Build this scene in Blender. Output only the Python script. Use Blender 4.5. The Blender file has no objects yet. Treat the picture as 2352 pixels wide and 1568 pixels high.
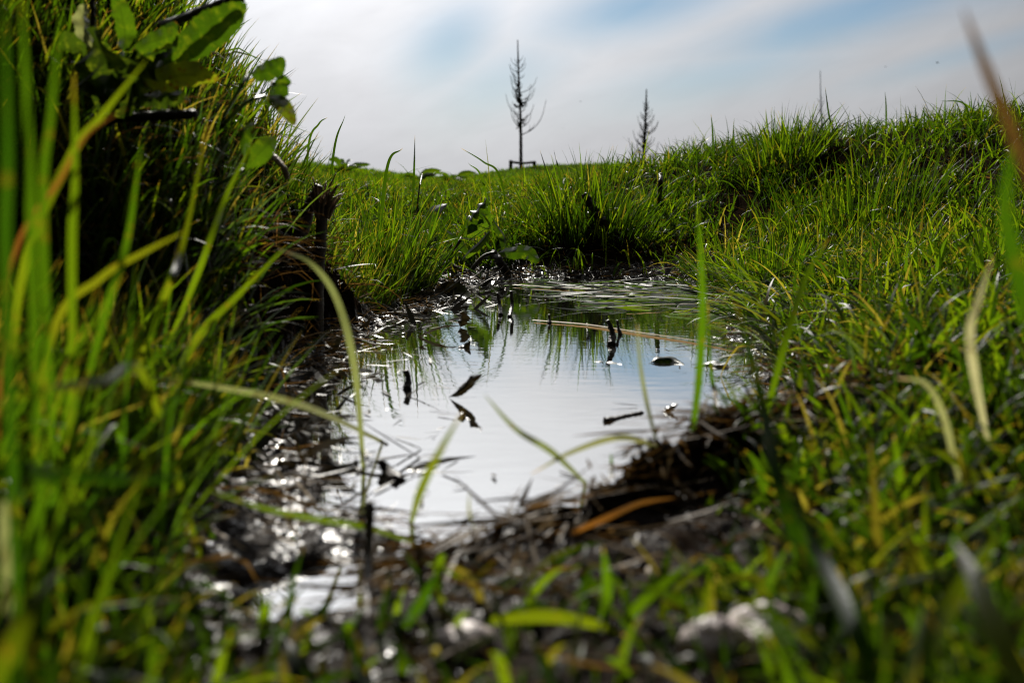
import bpy, math, random
import numpy as np
from mathutils import Vector

R = math.radians
random.seed(7)
rng = np.random.default_rng(11)
sc = bpy.context.scene
col = sc.collection

# ------------------------------------------------------------------ camera
F = 2600.0                # focal length in pixels of a 2352 px wide frame
CAM = np.array([0.0, 0.0, 0.22])
PITCH = math.atan((784 - 430) / F)
cam_d = bpy.data.cameras.new('camera')
cam = bpy.data.objects.new('camera', cam_d); col.objects.link(cam)
cam.location = CAM; cam.rotation_euler = (math.pi / 2 - PITCH, 0, 0)
cam_d.sensor_width = 36.0; cam_d.lens = 36.0 * F / 2352
cam_d.clip_start = 0.01; cam_d.clip_end = 3000
cam_d.dof.use_dof = True
cam_d.dof.focus_distance = 2.3
cam_d.dof.aperture_fstop = cam_d.lens / 5.8
cam_d.dof.aperture_blades = 0
sc.camera = cam

# ------------------------------------------------------------------ sun, sky, exposure
SUN_EL, SUN_AZ = R(33), R(-8)      # azimuth from +Y towards +X
SUN_DIR = Vector((math.sin(SUN_AZ) * math.cos(SUN_EL), math.cos(SUN_AZ) * math.cos(SUN_EL), math.sin(SUN_EL)))
sd = bpy.data.lights.new('sun', 'SUN'); sd.energy = 5.0; sd.angle = R(0.5); sd.color = (1.0, 0.95, 0.86)
sun = bpy.data.objects.new('sun', sd); col.objects.link(sun)
sun.rotation_euler = (-SUN_DIR).to_track_quat('-Z', 'Y').to_euler()

vs = sc.view_settings
vs.view_transform = 'Standard'; vs.look = 'None'; vs.exposure = 0.55; vs.gamma = 1.0; vs.use_curve_mapping = False
sc.cycles.max_bounces = 6; sc.cycles.diffuse_bounces = 3; sc.cycles.glossy_bounces = 3
sc.cycles.transmission_bounces = 4; sc.cycles.transparent_max_bounces = 8
sc.cycles.use_denoising = True
sc.cycles.denoiser = 'OPENIMAGEDENOISE'; sc.cycles.denoising_input_passes = 'RGB_ALBEDO_NORMAL'; sc.cycles.denoising_prefilter = 'ACCURATE'
sc.cycles.filter_width = 1.1
sc.cycles.sample_clamp_indirect = 6.0
sc.cycles.caustics_reflective = False; sc.cycles.caustics_refractive = False


class NT:
    """small helper that writes node maths"""
    def __init__(s, tree):
        s.t = tree; s.n = tree.nodes; s.l = tree.links
    def new(s, typ, **kw):
        n = s.n.new(typ)
        for k, v in kw.items(): setattr(n, k, v)
        return n
    def put(s, sock, v):
        if hasattr(v, 'is_output'): s.l.new(v, sock)
        elif isinstance(v, (tuple, list)) and len(v) == 3 and sock.type == 'RGBA': sock.default_value = (*v, 1)
        else: sock.default_value = v
    def m(s, op, *a, clamp=False):
        n = s.n.new('ShaderNodeMath'); n.operation = op; n.use_clamp = clamp
        for i, v in enumerate(a): s.put(n.inputs[i], v)
        return n.outputs[0]
    def vm(s, op, *a):
        n = s.n.new('ShaderNodeVectorMath'); n.operation = op
        for i, v in enumerate(a): s.put(n.inputs[i], v)
        return n.outputs['Value' if op in ('DOT_PRODUCT', 'LENGTH') else 'Vector']
    def mix(s, f, a, b):
        n = s.n.new('ShaderNodeMix'); n.data_type = 'RGBA'
        s.put(n.inputs[0], f); s.put(n.inputs[6], a); s.put(n.inputs[7], b)
        return n.outputs[2]
    def ramp(s, f, stops, interp='LINEAR'):
        n = s.n.new('ShaderNodeValToRGB'); n.color_ramp.interpolation = interp
        e = n.color_ramp.elements
        while len(e) < len(stops): e.new(0.5)
        for x, (p, c) in zip(e, stops): x.position = p; x.color = (*c, 1) if len(c) == 3 else c
        s.put(n.inputs[0], f)
        return n.outputs[0]
    def noise(s, vec, scale, detail=3, rough=0.55, dist=0.0):
        n = s.n.new('ShaderNodeTexNoise'); n.inputs['Scale'].default_value = scale
        n.inputs['Detail'].default_value = detail; n.inputs['Roughness'].default_value = rough
        n.inputs['Distortion'].default_value = dist
        if vec is not None: s.l.new(vec, n.inputs['Vector'])
        return n.outputs['Fac']
    def smooth(s, x, a, b):
        n = s.n.new('ShaderNodeMapRange'); n.interpolation_type = 'SMOOTHSTEP'
        s.put(n.inputs[0], x); n.inputs[1].default_value = a; n.inputs[2].default_value = b
        return n.outputs[0]


world = bpy.data.worlds.new('World'); sc.world = world; world.use_nodes = True
w = NT(world.node_tree); w.n.clear()
wout = w.new('ShaderNodeOutputWorld'); bg = w.new('ShaderNodeBackground')
bg.inputs['Strength'].default_value = 0.0668
sky = w.new('ShaderNodeTexSky'); sky.sky_type = 'NISHITA'; sky.sun_disc = False
sky.sun_elevation = SUN_EL; sky.sun_rotation = SUN_AZ; sky.dust_density = 0.6; sky.air_density = 1.0
tc = w.new('ShaderNodeTexCoord'); d = tc.outputs['Generated']
sx = w.new('ShaderNodeSeparateXYZ'); w.l.new(d, sx.inputs[0])
X, Y, Z = sx.outputs
az = w.m('ARCTAN2', X, Y); el = w.m('ARCSINE', Z)
cosT = w.vm('DOT_PRODUCT', d, tuple(SUN_DIR)); theta = w.m('ARCCOSINE', w.m('MINIMUM', cosT, 0.99999))

def patch(a0, e0, sa, se, rot):
    """soft elliptic opening in the cloud sheet; angles in degrees"""
    da = w.m('SUBTRACT', az, R(a0)); de = w.m('SUBTRACT', el, R(e0))
    c, s_ = math.cos(R(rot)), math.sin(R(rot))
    u = w.m('DIVIDE', w.m('ADD', w.m('MULTIPLY', da, c), w.m('MULTIPLY', de, s_)), R(sa))
    v = w.m('DIVIDE', w.m('SUBTRACT', w.m('MULTIPLY', de, c), w.m('MULTIPLY', da, s_)), R(se))
    q = w.m('ADD', w.m('MULTIPLY', u, u), w.m('MULTIPLY', v, v))
    return w.m('POWER', 2.718, w.m('MULTIPLY', q, -1.0))

def px2ang(x, y):
    v = np.array([(x - 1176) / F, 1, (784 - y) / F])
    c, s_ = math.cos(PITCH), math.sin(PITCH)
    yy = c * v[1] + s_ * v[2]; zz = -s_ * v[1] + c * v[2]
    n = math.sqrt(v[0] ** 2 + yy ** 2 + zz ** 2)
    return math.degrees(math.atan2(v[0], yy)), math.degrees(math.asin(zz / n))

gap = None
for (x, y, sa, se, rot, k) in ((1035, 100, 2.8, 1.7, 40, 0.66), (1480, 10, 5.0, 1.4, 12, 0.92), (1960, 30, 7.0, 1.3, 14, 0.90),
                               (2250, 115, 6, 0.6, 14, 0.35), (1650, 175, 6, 1.3, 12, 0.50), (1150, 190, 4.0, 1.6, 25, 0.42), (2352, -60, 6, 1.2, 14, 0.5)):
    a0, e0 = px2ang(x, y)
    p = w.m('MULTIPLY', patch(a0, e0, sa, se, rot), k)
    gap = p if gap is None else w.m('MAXIMUM', gap, p)
# drifting streaks all over the dome
cv = w.new('ShaderNodeCombineXYZ')
c, s_ = math.cos(R(14)), math.sin(R(14))
w.put(cv.inputs[0], w.m('ADD', w.m('MULTIPLY', az, c * 3.0), w.m('MULTIPLY', el, s_ * 3.0)))
w.put(cv.inputs[1], w.m('SUBTRACT', w.m('MULTIPLY', el, c * 9.0), w.m('MULTIPLY', az, s_ * 9.0)))
streak = w.noise(cv.outputs[0], 1.6, 4, 0.5, 0.6)
puff = w.noise(d, 3.0, 4, 0.5, 0.3)
high = w.smooth(el, R(9), R(16))
gap = w.m('ADD', w.m('MULTIPLY', gap, w.m('ADD', 0.55, w.m('MULTIPLY', streak, .9))),
          w.m('MULTIPLY', w.m('SUBTRACT', w.m('ADD', streak, puff), 0.98), w.m('SUBTRACT', .14, w.m('MULTIPLY', high, .08))), clamp=True)
cloudy = w.m('SUBTRACT', 1.0, gap, clamp=True)
mie = w.m('POWER', w.m('ADD', 0.5, w.m('MULTIPLY', cosT, 0.5)), 4.0)
th = w.m('DIVIDE', theta, R(17))
glow = w.m('POWER', 2.718, w.m('MULTIPLY', w.m('MULTIPLY', th, th), -1.0))
lum = w.m('ADD', w.m('ADD', 0.03, w.m('MULTIPLY', w.m('POWER', mie, 2.0), 1.10)), w.m('MULTIPLY', glow, 1.6))
fine = w.noise(cv.outputs[0], 5.0, 5, 0.6, 0.8)
lum = w.m('MULTIPLY', lum, w.m('ADD', 0.80, w.m('ADD', w.m('MULTIPLY', streak, .28), w.m('MULTIPLY', fine, .16))))
cc = w.new('ShaderNodeVectorMath', operation='SCALE')
cc.inputs[0].default_value = (0.96, 0.965, 1.0); w.put(cc.inputs['Scale'], w.m('MULTIPLY', lum, 10.0))
skyc = w.new('ShaderNodeVectorMath', operation='MULTIPLY')
w.l.new(sky.outputs[0], skyc.inputs[0]); skyc.inputs[1].default_value = (0.31, 0.46, 0.60)
w.l.new(w.mix(cloudy, skyc.outputs[0], cc.outputs[0]), bg.inputs['Color'])
w.l.new(bg.outputs[0], wout.inputs[0])

# ------------------------------------------------------------------ pixels <-> places
cp, sp = math.cos(PITCH), math.sin(PITCH)
def ray(x, y):
    v = np.array([(x - 1176) / F, 1.0, (784 - y) / F])
    return np.array([v[0], cp * v[1] + sp * v[2], -sp * v[1] + cp * v[2]])
def at(x, y, dist):
    """the point seen at pixel x, y (2352 wide frame) that lies dist metres ahead"""
    r = ray(x, y)
    return CAM + r * (dist / r[1])
def on_water(x, y, z=0.0):
    r = ray(x, y)
    return CAM + r * ((z - CAM[2]) / r[2])

# ------------------------------------------------------------------ terrain
_tab = np.random.default_rng(3).random((256, 256))
def vnoise(x, y):
    x = np.asarray(x, float); y = np.asarray(y, float)
    xi = np.floor(x).astype(int); yi = np.floor(y).astype(int)
    fx = x - xi; fy = y - yi
    fx = fx * fx * (3 - 2 * fx); fy = fy * fy * (3 - 2 * fy)
    a = _tab[xi & 255, yi & 255]; b = _tab[(xi + 1) & 255, yi & 255]
    c_ = _tab[xi & 255, (yi + 1) & 255]; d_ = _tab[(xi + 1) & 255, (yi + 1) & 255]
    return (a * (1 - fx) + b * fx) * (1 - fy) + (c_ * (1 - fx) + d_ * fx) * fy
def fbm(x, y, o=3):
    s_, a = 0, 0.5
    for i in range(o):
        s_ = s_ + a * vnoise(x * 2 ** i + 17.3 * i, y * 2 ** i + 5.1 * i); a *= 0.5
    return s_ / (1 - 0.5 ** o)
def sm(x, a, b):
    t = np.clip((x - a) / (b - a), 0, 1)
    return t * t * (3 - 2 * t)

POND = np.array([(-.035, .665), (.02, .70), (.09, .79), (.17, .90), (.24, 1.0), (.265, 1.12), (.31, 1.4), (.355, 1.75), (.41, 2.1), (.44, 2.5),
                 (.40, 2.72), (.20, 2.78), (.0, 2.72), (-.10, 2.55), (-.12, 2.3), (-.17, 2.05), (-.24, 1.75), (-.27, 1.5), (-.26, 1.28), (-.25, 1.15), (-.215, 1.0), (-.165, .88), (-.115, .76)])
POOL = np.array([(-.13, .555), (-.085, .545), (-.078, .60), (-.09, .64), (-.125, .635), (-.15, .60)])
def sdf(x, y, poly):
    x = np.asarray(x, float); y = np.asarray(y, float)
    best = np.full(x.shape, 1e9); inside = np.zeros(x.shape, bool)
    n = len(poly)
    for i in range(n):
        ax, ay = poly[i]; bx, by = poly[(i + 1) % n]
        ex, ey = bx - ax, by - ay
        t = np.clip(((x - ax) * ex + (y - ay) * ey) / (ex * ex + ey * ey), 0, 1)
        dd = np.hypot(x - ax - t * ex, y - ay - t * ey)
        best = np.minimum(best, dd)
        cond = ((ay > y) != (by > y)) & (x < ex * (y - ay) / (ey if abs(ey) > 1e-12 else 1e-12) + ax)
        inside ^= cond
    return np.where(inside, -best, best)

def pond_s(x, y):
    return sdf(x, y, POND) + (fbm(x * 9, y * 9) - 0.5) * 0.05

AK = np.array([-1.5, -.5, -.16, -.08, 0, .086, .22, .34, .45, .7, 1.5])
HK = np.array([.34, .28, .18, .14, .15, .26, .37, .42, .45, .50, .55])
MOUND_C = (-.815, 1.62)
def mound(x, y):
    yy = (y - MOUND_C[1])
    r = np.hypot(x - MOUND_C[0], np.where(yy < 0, yy / 1.55, yy / 1.1)) + (fbm(x * 5, y * 5) - .5) * .14
    return .34 * sm(-r, -.66, -.30) + .14 * sm(-r, -.50, -.18)
def H(x, y, micro=True):
    x = np.asarray(x, float); y = np.asarray(y, float)
    s0 = pond_s(x, y); s1 = sdf(x, y, POOL) + (fbm(x * 25, y * 25) - .5) * .03
    yc = np.maximum(y, .3)
    a = x / yc
    hr = np.interp(a, AK, HK)
    out = np.maximum(s0, 0)
    # near bank stays low, far bank climbs to a crest
    farw = sm(y + .55 * np.abs(x - .1), .95, 1.9)
    rise = hr * sm(out, .02, 1.75) * farw
    rise = np.where(out > 1.75, hr * farw - np.minimum((out - 1.75) * .05, .18) * sm(a, .0, .12), rise)
    near = (.009 + .013 * sm(x, -.06, .02) + .035 * sm(np.abs(x - .02), .12, .5) + .05 * sm(x, .25, .8)) * sm(out, 0, .10) * (1 - farw)
    g = rise + near
    # lip of earth between the pond and the viewer
    lx = np.clip(x, -.06, .5)
    yl = .655 + 1.02 * np.clip(lx + .035, 0, 1) - .22 * np.clip(lx - .12, 0, 1)
    g = g + (.024 + .026 * sm(x, -.01, .10) * (1 - .85 * sm(x, .10, .20)) + .014 * fbm(x * 18, y * 18)) * np.exp(-((y - yl + .035) / np.where(y > yl - .035, .028, .038)) ** 2) * sm(x, -.075, -.03) * (1 - sm(x, .34, .5)) * (1 - .75 * np.exp(-((x + .035) / .035) ** 2))
    # tussock hummock past the far shore
    g = g + .12 * np.exp(-(((x - .20) / .17) ** 2 + ((y - 3.12) / .2) ** 2))
    g = g + .06 * np.exp(-(((x - .98) / .16) ** 2 + ((y - 3.75) / .25) ** 2))
    g = np.maximum(g, mound(x, y) + .35 * g)
    # far field and its swell
    far = np.where(y < 14, np.interp(y, [4, 8, 14], [.16, .22, .30]), np.interp(y, [14, 22, 32, 45, 80, 400], [.30, .36, .46, .42, .1, -2.0]))
    far = far + .41 / (1 + np.exp(-(x + .4) / .6)) * np.exp(-((y - 33) / 7.5) ** 2)
    far = far - .05 * np.exp(-((x + .75) / .6) ** 2 - ((y - 14) / 5) ** 2) + .19 * sm(-x, 1.0, 2.6) * np.exp(-((y - 14) / 5) ** 2)
    far = far + (fbm(x * .6, y * .6) - .5) * .07
    k = sm(y, 4.2, 7.5)
    g = g * (1 - k) + far * k
    inner = -.05 * sm(-s0, -.005, .09)
    g = np.where(s0 < .03, np.minimum(g, .01), g) * sm(s0, -.01, .035) + inner
    pool = sm(-s1, -.012, .012)
    g = g * (1 - pool) - .012 * pool
    if micro:
        wet = np.exp(-np.maximum(s0, 0) / .16) * (y < 6)
        amp = .010 * wet + .012 * (y < 6) + .02 * (y >= 6)
        n = (fbm(x * 34, y * 34, 3) - .5) * amp + (fbm(x * 95, y * 95, 2) - .47) * .007 * (y < 3)
        g = g + n * np.where(s0 < -.02, .35, 1.0)
    return g

def hit(x, y, lim=60, guess=0.3):
    """where the sight line through a pixel meets the ground"""
    r = ray(x, y)
    t = np.concatenate([np.linspace(guess, 6, 1800), np.geomspace(6.01, lim, 400)]) / r[1]
    p = CAM[None] + t[:, None] * r[None]
    below = p[:, 2] <= np.maximum(H(p[:, 0], p[:, 1]), 0.0)
    i = int(np.argmax(below)) if below.any() else len(t) - 1
    return p[i]
def ground(x, y):
    return np.array([x, y, float(H(np.array([x]), np.array([y]))[0])])

# ------------------------------------------------------------------ object helpers
def tag(o, label=None, cat=None, group=None, kind=None):
    if label: o['label'] = label
    if cat: o['category'] = cat
    if group: o['group'] = group
    if kind: o['kind'] = kind
    return o

def mesh_obj(name, V, faces, mats, parent=None, smooth=True, base=None, attrs=None, mat_idx=None):
    V = np.asarray(V, float)
    b = np.zeros(3) if base is None else np.asarray(base, float)
    me = bpy.data.meshes.new(name)
    me.from_pydata((V - b).tolist(), [], faces)
    for m_ in (mats if isinstance(mats, (list, tuple)) else [mats]): me.materials.append(m_)
    me.polygons.foreach_set('use_smooth', [smooth] * len(me.polygons))
    if mat_idx is not None: me.polygons.foreach_set('material_index', mat_idx)
    for k, v in (attrs or {}).items():
        at_ = me.attributes.new(k, 'FLOAT', 'POINT'); at_.data.foreach_set('value', np.asarray(v, np.float32))
    me.update()
    o = bpy.data.objects.new(name, me); col.objects.link(o)
    o.location = b
    if parent is not None:
        o.parent = parent; o.location = b - np.array(parent.location)
    return o

def empty(name, loc):
    o = bpy.data.objects.new(name, None); col.objects.link(o); o.location = loc; o.empty_display_size = .02
    return o

def grid_fast(name, V, nu, nv, mat):
    me = bpy.data.meshes.new(name)
    me.vertices.add(len(V)); me.vertices.foreach_set('co', V.astype(np.float32).ravel())
    i, j = np.meshgrid(np.arange(nu - 1), np.arange(nv - 1), indexing='ij')
    q = np.stack([i * nv + j, (i + 1) * nv + j, (i + 1) * nv + j + 1, i * nv + j + 1], -1).reshape(-1, 4)
    me.loops.add(q.size); me.loops.foreach_set('vertex_index', q.ravel().astype(np.int32))
    me.polygons.add(len(q)); me.polygons.foreach_set('loop_start', (np.arange(len(q)) * 4).astype(np.int32))
    me.polygons.foreach_set('use_smooth', np.ones(len(q), bool))
    me.materials.append(mat); me.update(calc_edges=True)
    o = bpy.data.objects.new(name, me); col.objects.link(o)
    return o

# ------------------------------------------------------------------ materials
def new_mat(name):
    m_ = bpy.data.materials.new(name); m_.use_nodes = True
    t = NT(m_.node_tree); t.n.clear()
    return m_, t, t.new('ShaderNodeOutputMaterial')

def blade_material(name, stops, trans_gain=(3.35, 3.2, .55), trans=.62, gloss=.01, rough=.38, tip=(.16, .10, .03), tip_at=.88, veins=False, spots=False, fk=.11, stripes=False):
    m_, t, out = new_mat(name)
    rn = t.new('ShaderNodeAttribute', attribute_name='rnd').outputs['Fac']
    tt = t.new('ShaderNodeAttribute', attribute_name='t').outputs['Fac']
    base = t.ramp(rn, stops)
    geo = t.new('ShaderNodeNewGeometry')
    var = t.noise(geo.outputs['Position'], 55, 2)
    base = t.mix(t.m('MULTIPLY', var, .5), base, t.mix(.55, base, (.02, .035, .004)))
    if tip is not None:
        tf = t.m('MULTIPLY', t.smooth(tt, tip_at, 1.0), t.smooth(t.m('FRACT', t.m('MULTIPLY', rn, 37.7)), .35, .6))
        base = t.mix(tf, base, tip)
    if stripes:
        uu = t.new('ShaderNodeAttribute', attribute_name='u').outputs['Fac']
        rib = t.m('SUBTRACT', 1.0, t.smooth(t.m('ABSOLUTE', uu), .04, .16))
        ln = t.m('MULTIPLY', t.m('ADD', 1.0, t.m('SINE', t.m('MULTIPLY', uu, 26.0))), .22)
        base = t.mix(t.m('MAXIMUM', t.m('MULTIPLY', rib, .6), ln), base, t.mix(.7, base, (.004, .008, .002)))
        base = t.mix(t.m('MULTIPLY', t.smooth(t.noise(geo.outputs['Position'], 110, 4, .7), .56, .68), .55), base, (.07, .045, .012))
    if veins or spots:
        uu = t.new('ShaderNodeAttribute', attribute_name='u').outputs['Fac']
        au = t.m('ABSOLUTE', uu)
        mid = t.m('SUBTRACT', 1.0, t.smooth(au, .03, .10))
        wv = t.m('FRACT', t.m('MULTIPLY', t.m('SUBTRACT', t.m('MULTIPLY', tt, 9.0), t.m('MULTIPLY', au, 1.6)), 1.0))
        vn = t.m('MULTIPLY', t.m('SUBTRACT', 1.0, t.smooth(t.m('ABSOLUTE', t.m('SUBTRACT', wv, .5)), .02, .10)), .45)
        base = t.mix(t.m('MAXIMUM', mid, vn), base, t.mix(.6, base, (.01, .02, .003)))
        bl = t.noise(geo.outputs['Position'], 90, 4, .7)
        base = t.mix(t.m('MULTIPLY', t.smooth(bl, .5, .7), .4), base, (.10, .12, .012))
        if spots:
            sp_ = t.noise(geo.outputs['Position'], 260, 2, .5)
            base = t.mix(t.smooth(sp_, .60, .66), base, (.05, .015, .006))
    tr = t.new('ShaderNodeVectorMath', operation='MULTIPLY'); t.l.new(base, tr.inputs[0]); tr.inputs[1].default_value = trans_gain
    df = t.new('ShaderNodeBsdfDiffuse'); t.l.new(base, df.inputs['Color'])
    tl = t.new('ShaderNodeBsdfTranslucent'); t.l.new(tr.outputs[0], tl.inputs['Color'])
    gl = t.new('ShaderNodeBsdfGlossy'); gl.inputs['Color'].default_value = (1, 1, 1, 1); gl.inputs['Roughness'].default_value = rough
    bp = t.new('ShaderNodeBump'); bp.inputs['Strength'].default_value = .25; bp.inputs['Distance'].default_value = .001
    t.l.new(t.noise(geo.outputs['Position'], 600, 2), bp.inputs['Height'])
    for n in (df, gl): t.l.new(bp.outputs[0], n.inputs['Normal'])
    mx = t.new('ShaderNodeMixShader'); mx.inputs[0].default_value = trans
    t.l.new(df.outputs[0], mx.inputs[1]); t.l.new(tl.outputs[0], mx.inputs[2])
    fr = t.new('ShaderNodeFresnel'); fr.inputs['IOR'].default_value = 1.4
    m2 = t.new('ShaderNodeMixShader'); t.put(m2.inputs[0], t.m('ADD', t.m('MULTIPLY', fr.outputs[0], fk), gloss * .35))
    t.l.new(mx.outputs[0], m2.inputs[1]); t.l.new(gl.outputs[0], m2.inputs[2])
    t.l.new(m2.outputs[0], out.inputs[0])
    return m_

GREEN = [(0, (.004, .011, .0015)), (.3, (.008, .021, .002)), (.55, (.024, .048, .003)), (.80, (.055, .082, .005)), (.88, (.048, .050, .009)), (.94, (.065, .050, .020)), (1.0, (.12, .10, .055))]
FRESH = [(0, (.008, .028, .003)), (.5, (.030, .065, .004)), (.9, (.055, .072, .006)), (1.0, (.075, .055, .012))]
M_grass = blade_material('grass_green', GREEN)
M_fresh = blade_material('grass_fresh', FRESH, trans=.65, gloss=.0, fk=.07)
M_far = blade_material('grass_meadow', [(0, (.012, .032, .003)), (.5, (.024, .05, .004)), (.9, (.042, .062, .006)), (1, (.08, .06, .015))])
M_hero = blade_material('broad_grass_blade', FRESH, trans=.65, gloss=.0, fk=.07, stripes=True)
M_straw = blade_material('dead_straw', [(0, (.05, .028, .010)), (.4, (.12, .07, .02)), (.75, (.22, .14, .05)), (1, (.40, .32, .22))], (1.6, 1.3, .9), .4, .02, .38, tip=None, fk=.05)
M_pale = blade_material('pale_dry_blade', [(0, (.10, .125, .045)), (.5, (.17, .18, .09)), (1, (.30, .29, .20))], (1.9, 1.8, 1.2),   .68, .06, .38, stripes=True, tip=(.35, .25, .15), tip_at=.85)
M_leaf = blade_material('dock_leaf', [(0, (.008, .020, .003)), (.5, (.018, .042, .004)), (1, (.040, .068, .006))], (2.6, 2.5, .5), .60, .06, .33, tip=(.05, .02, .01), tip_at=.96, veins=True)
M_spot = blade_material('spotted_dock_leaf', [(0, (.05, .075, .006)), (1, (.08, .10, .01))], (3.2, 2.8, .6), .62, .06, .33, tip=(.05, .02, .01), tip_at=.95, veins=True, spots=True)
M_deadleaf = blade_material('dead_leaf', [(0, (.012, .009, .006)), (.6, (.03, .018, .008)), (1, (.09, .05, .02))], (1.2, 1.1, 1.0), .25, .02, .30, tip=None, fk=.10)
M_float = blade_material('sodden_leaf', [(0, (.008, .014, .003)), (.5, (.02, .035, .004)), (1, (.05, .06, .008))], (3, 3, .9), .55, .0, .35, tip=(.05, .02, .01), tip_at=.9, veins=True, fk=.06)
M_orange = blade_material('orange_straw', [(0, (.22, .10, .015)), (1, (.34, .17, .03))], (1.4, 1.1, .8), .4, .3, .3, tip=None)

def stick_material(name, a, b, rough=.5, spec=.5, scale=60):
    m_, t, out = new_mat(name)
    geo = t.new('ShaderNodeNewGeometry'); p = t.new('ShaderNodeBsdfPrincipled')
    n = t.noise(geo.outputs['Position'], scale, 4, .65)
    t.l.new(t.mix(n, a, b), p.inputs['Base Color']); p.inputs['Roughness'].default_value = rough
    p.inputs['Specular IOR Level'].default_value = spec
    bp = t.new('ShaderNodeBump'); bp.inputs['Strength'].default_value = .6; bp.inputs['Distance'].default_value = .003
    t.l.new(t.noise(geo.outputs['Position'], scale * 5, 3), bp.inputs['Height']); t.l.new(bp.outputs[0], p.inputs['Normal'])
    t.l.new(p.outputs[0], out.inputs[0])
    return m_
M_stick = stick_material('wet_dark_stick', (.006, .005, .004), (.028, .018, .012), .5, .25)
M_stalk = stick_material('dead_stalk', (.012, .008, .006), (.05, .03, .018), .55)
M_fray = stick_material('frayed_fibre', (.05, .03, .014), (.42, .30, .18), .6)
M_bark = stick_material('sapling_bark', (.012, .010, .009), (.035, .028, .022), .8, .2, 8)
M_post = stick_material('weathered_stake', (.02, .015, .012), (.06, .045, .035), .8, .2, 10)
M_seed = stick_material('withered_leaf_cluster', (.008, .007, .006), (.025, .018, .012), .8, .2, 8)
M_bird = stick_material('bird_feather', (.01, .01, .012), (.03, .03, .035), .7, .2, 20)
M_stone = stick_material('pale_stone', (.14, .11, .10), (.55, .46, .44), .5, .5, 45)

# soil: wet black mud at the water, brown earth under the turf, meadow cover far off
M_soil, t, out = new_mat('soil')
geo = t.new('ShaderNodeNewGeometry'); sxyz = t.new('ShaderNodeSeparateXYZ'); t.l.new(geo.outputs['Position'], sxyz.inputs[0])
P = geo.outputs['Position']
n1 = t.noise(P, 40, 4, .65); n2 = t.noise(P, 7, 3)
earth = t.mix(n1, (.0035, .0027, .0022), (.017, .011, .007))
cover = t.mix(n2, (.018, .038, .005), (.045, .065, .010))
fary = t.smooth(sxyz.outputs[1], 3.2, 8.0)
bp = t.new('ShaderNodeBump'); bp.inputs['Strength'].default_value = .8; bp.inputs['Distance'].default_value = .006
t.l.new(t.noise(P, 130, 3, .6), bp.inputs['Height'])
df = t.new('ShaderNodeBsdfDiffuse'); t.l.new(t.mix(fary, earth, cover), df.inputs['Color']); t.l.new(bp.outputs[0], df.inputs['Normal'])
wetz = t.m('SUBTRACT', 1.0, t.smooth(t.m('ADD', sxyz.outputs[2], t.m('MULTIPLY', n2, .012)), .016, .044))
wet = t.m('MULTIPLY', wetz, t.m('SUBTRACT', 1.0, fary))
near_ = t.new('ShaderNodeAttribute', attribute_name='wet').outputs['Fac']
film = t.m('MULTIPLY', t.m('MULTIPLY', wet, t.m('ADD', .12, t.m('MULTIPLY', near_, .9))), t.smooth(t.noise(P, 55, 3, .6), .52, .59))
gl = t.new('ShaderNodeBsdfGlossy'); t.put(gl.inputs['Roughness'], t.m('ADD', .16, t.m('MULTIPLY', n1, .2))); t.l.new(bp.outputs[0], gl.inputs['Normal'])
fr = t.new('ShaderNodeFresnel'); fr.inputs['IOR'].default_value = 1.45; t.l.new(bp.outputs[0], fr.inputs['Normal'])
mx = t.new('ShaderNodeMixShader'); t.put(mx.inputs[0], t.m('MULTIPLY', fr.outputs[0], t.m('ADD', t.m('MULTIPLY', wet, .05), t.m('MULTIPLY', film, .8))))
t.l.new(df.outputs[0], mx.inputs[1]); t.l.new(gl.outputs[0], mx.inputs[2]); t.l.new(mx.outputs[0], out.inputs[0])

M_water, t, out = new_mat('water')
geo = t.new('ShaderNodeNewGeometry')
df = t.new('ShaderNodeBsdfDiffuse'); df.inputs['Color'].default_value = (.012, .011, .009, 1)
gl = t.new('ShaderNodeBsdfGlossy'); gl.inputs['Roughness'].default_value = .004; gl.inputs['Color'].default_value = (.93, .935, .92, 1)
bp = t.new('ShaderNodeBump'); bp.inputs['Strength'].default_value = .08; bp.inputs['Distance'].default_value = .002
mp = t.new('ShaderNodeMapping'); mp.inputs['Scale'].default_value = (1.0, 2.2, 1.0); t.l.new(geo.outputs['Position'], mp.inputs[0])
t.l.new(t.m('ADD', t.noise(mp.outputs[0], 22, 2), t.m('MULTIPLY', t.noise(mp.outputs[0], 90, 1), .12)), bp.inputs['Height'])
t.l.new(bp.outputs[0], gl.inputs['Normal'])
fr = t.new('ShaderNodeLayerWeight'); fr.inputs['Blend'].default_value = .5
mx = t.new('ShaderNodeMixShader'); t.put(mx.inputs[0], t.m('ADD', .12, t.m('MULTIPLY', t.m('POWER', fr.outputs['Facing'], 1.6), .86)))
t.l.new(df.outputs[0], mx.inputs[1]); t.l.new(gl.outputs[0], mx.inputs[2]); t.l.new(mx.outputs[0], out.inputs[0])

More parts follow.
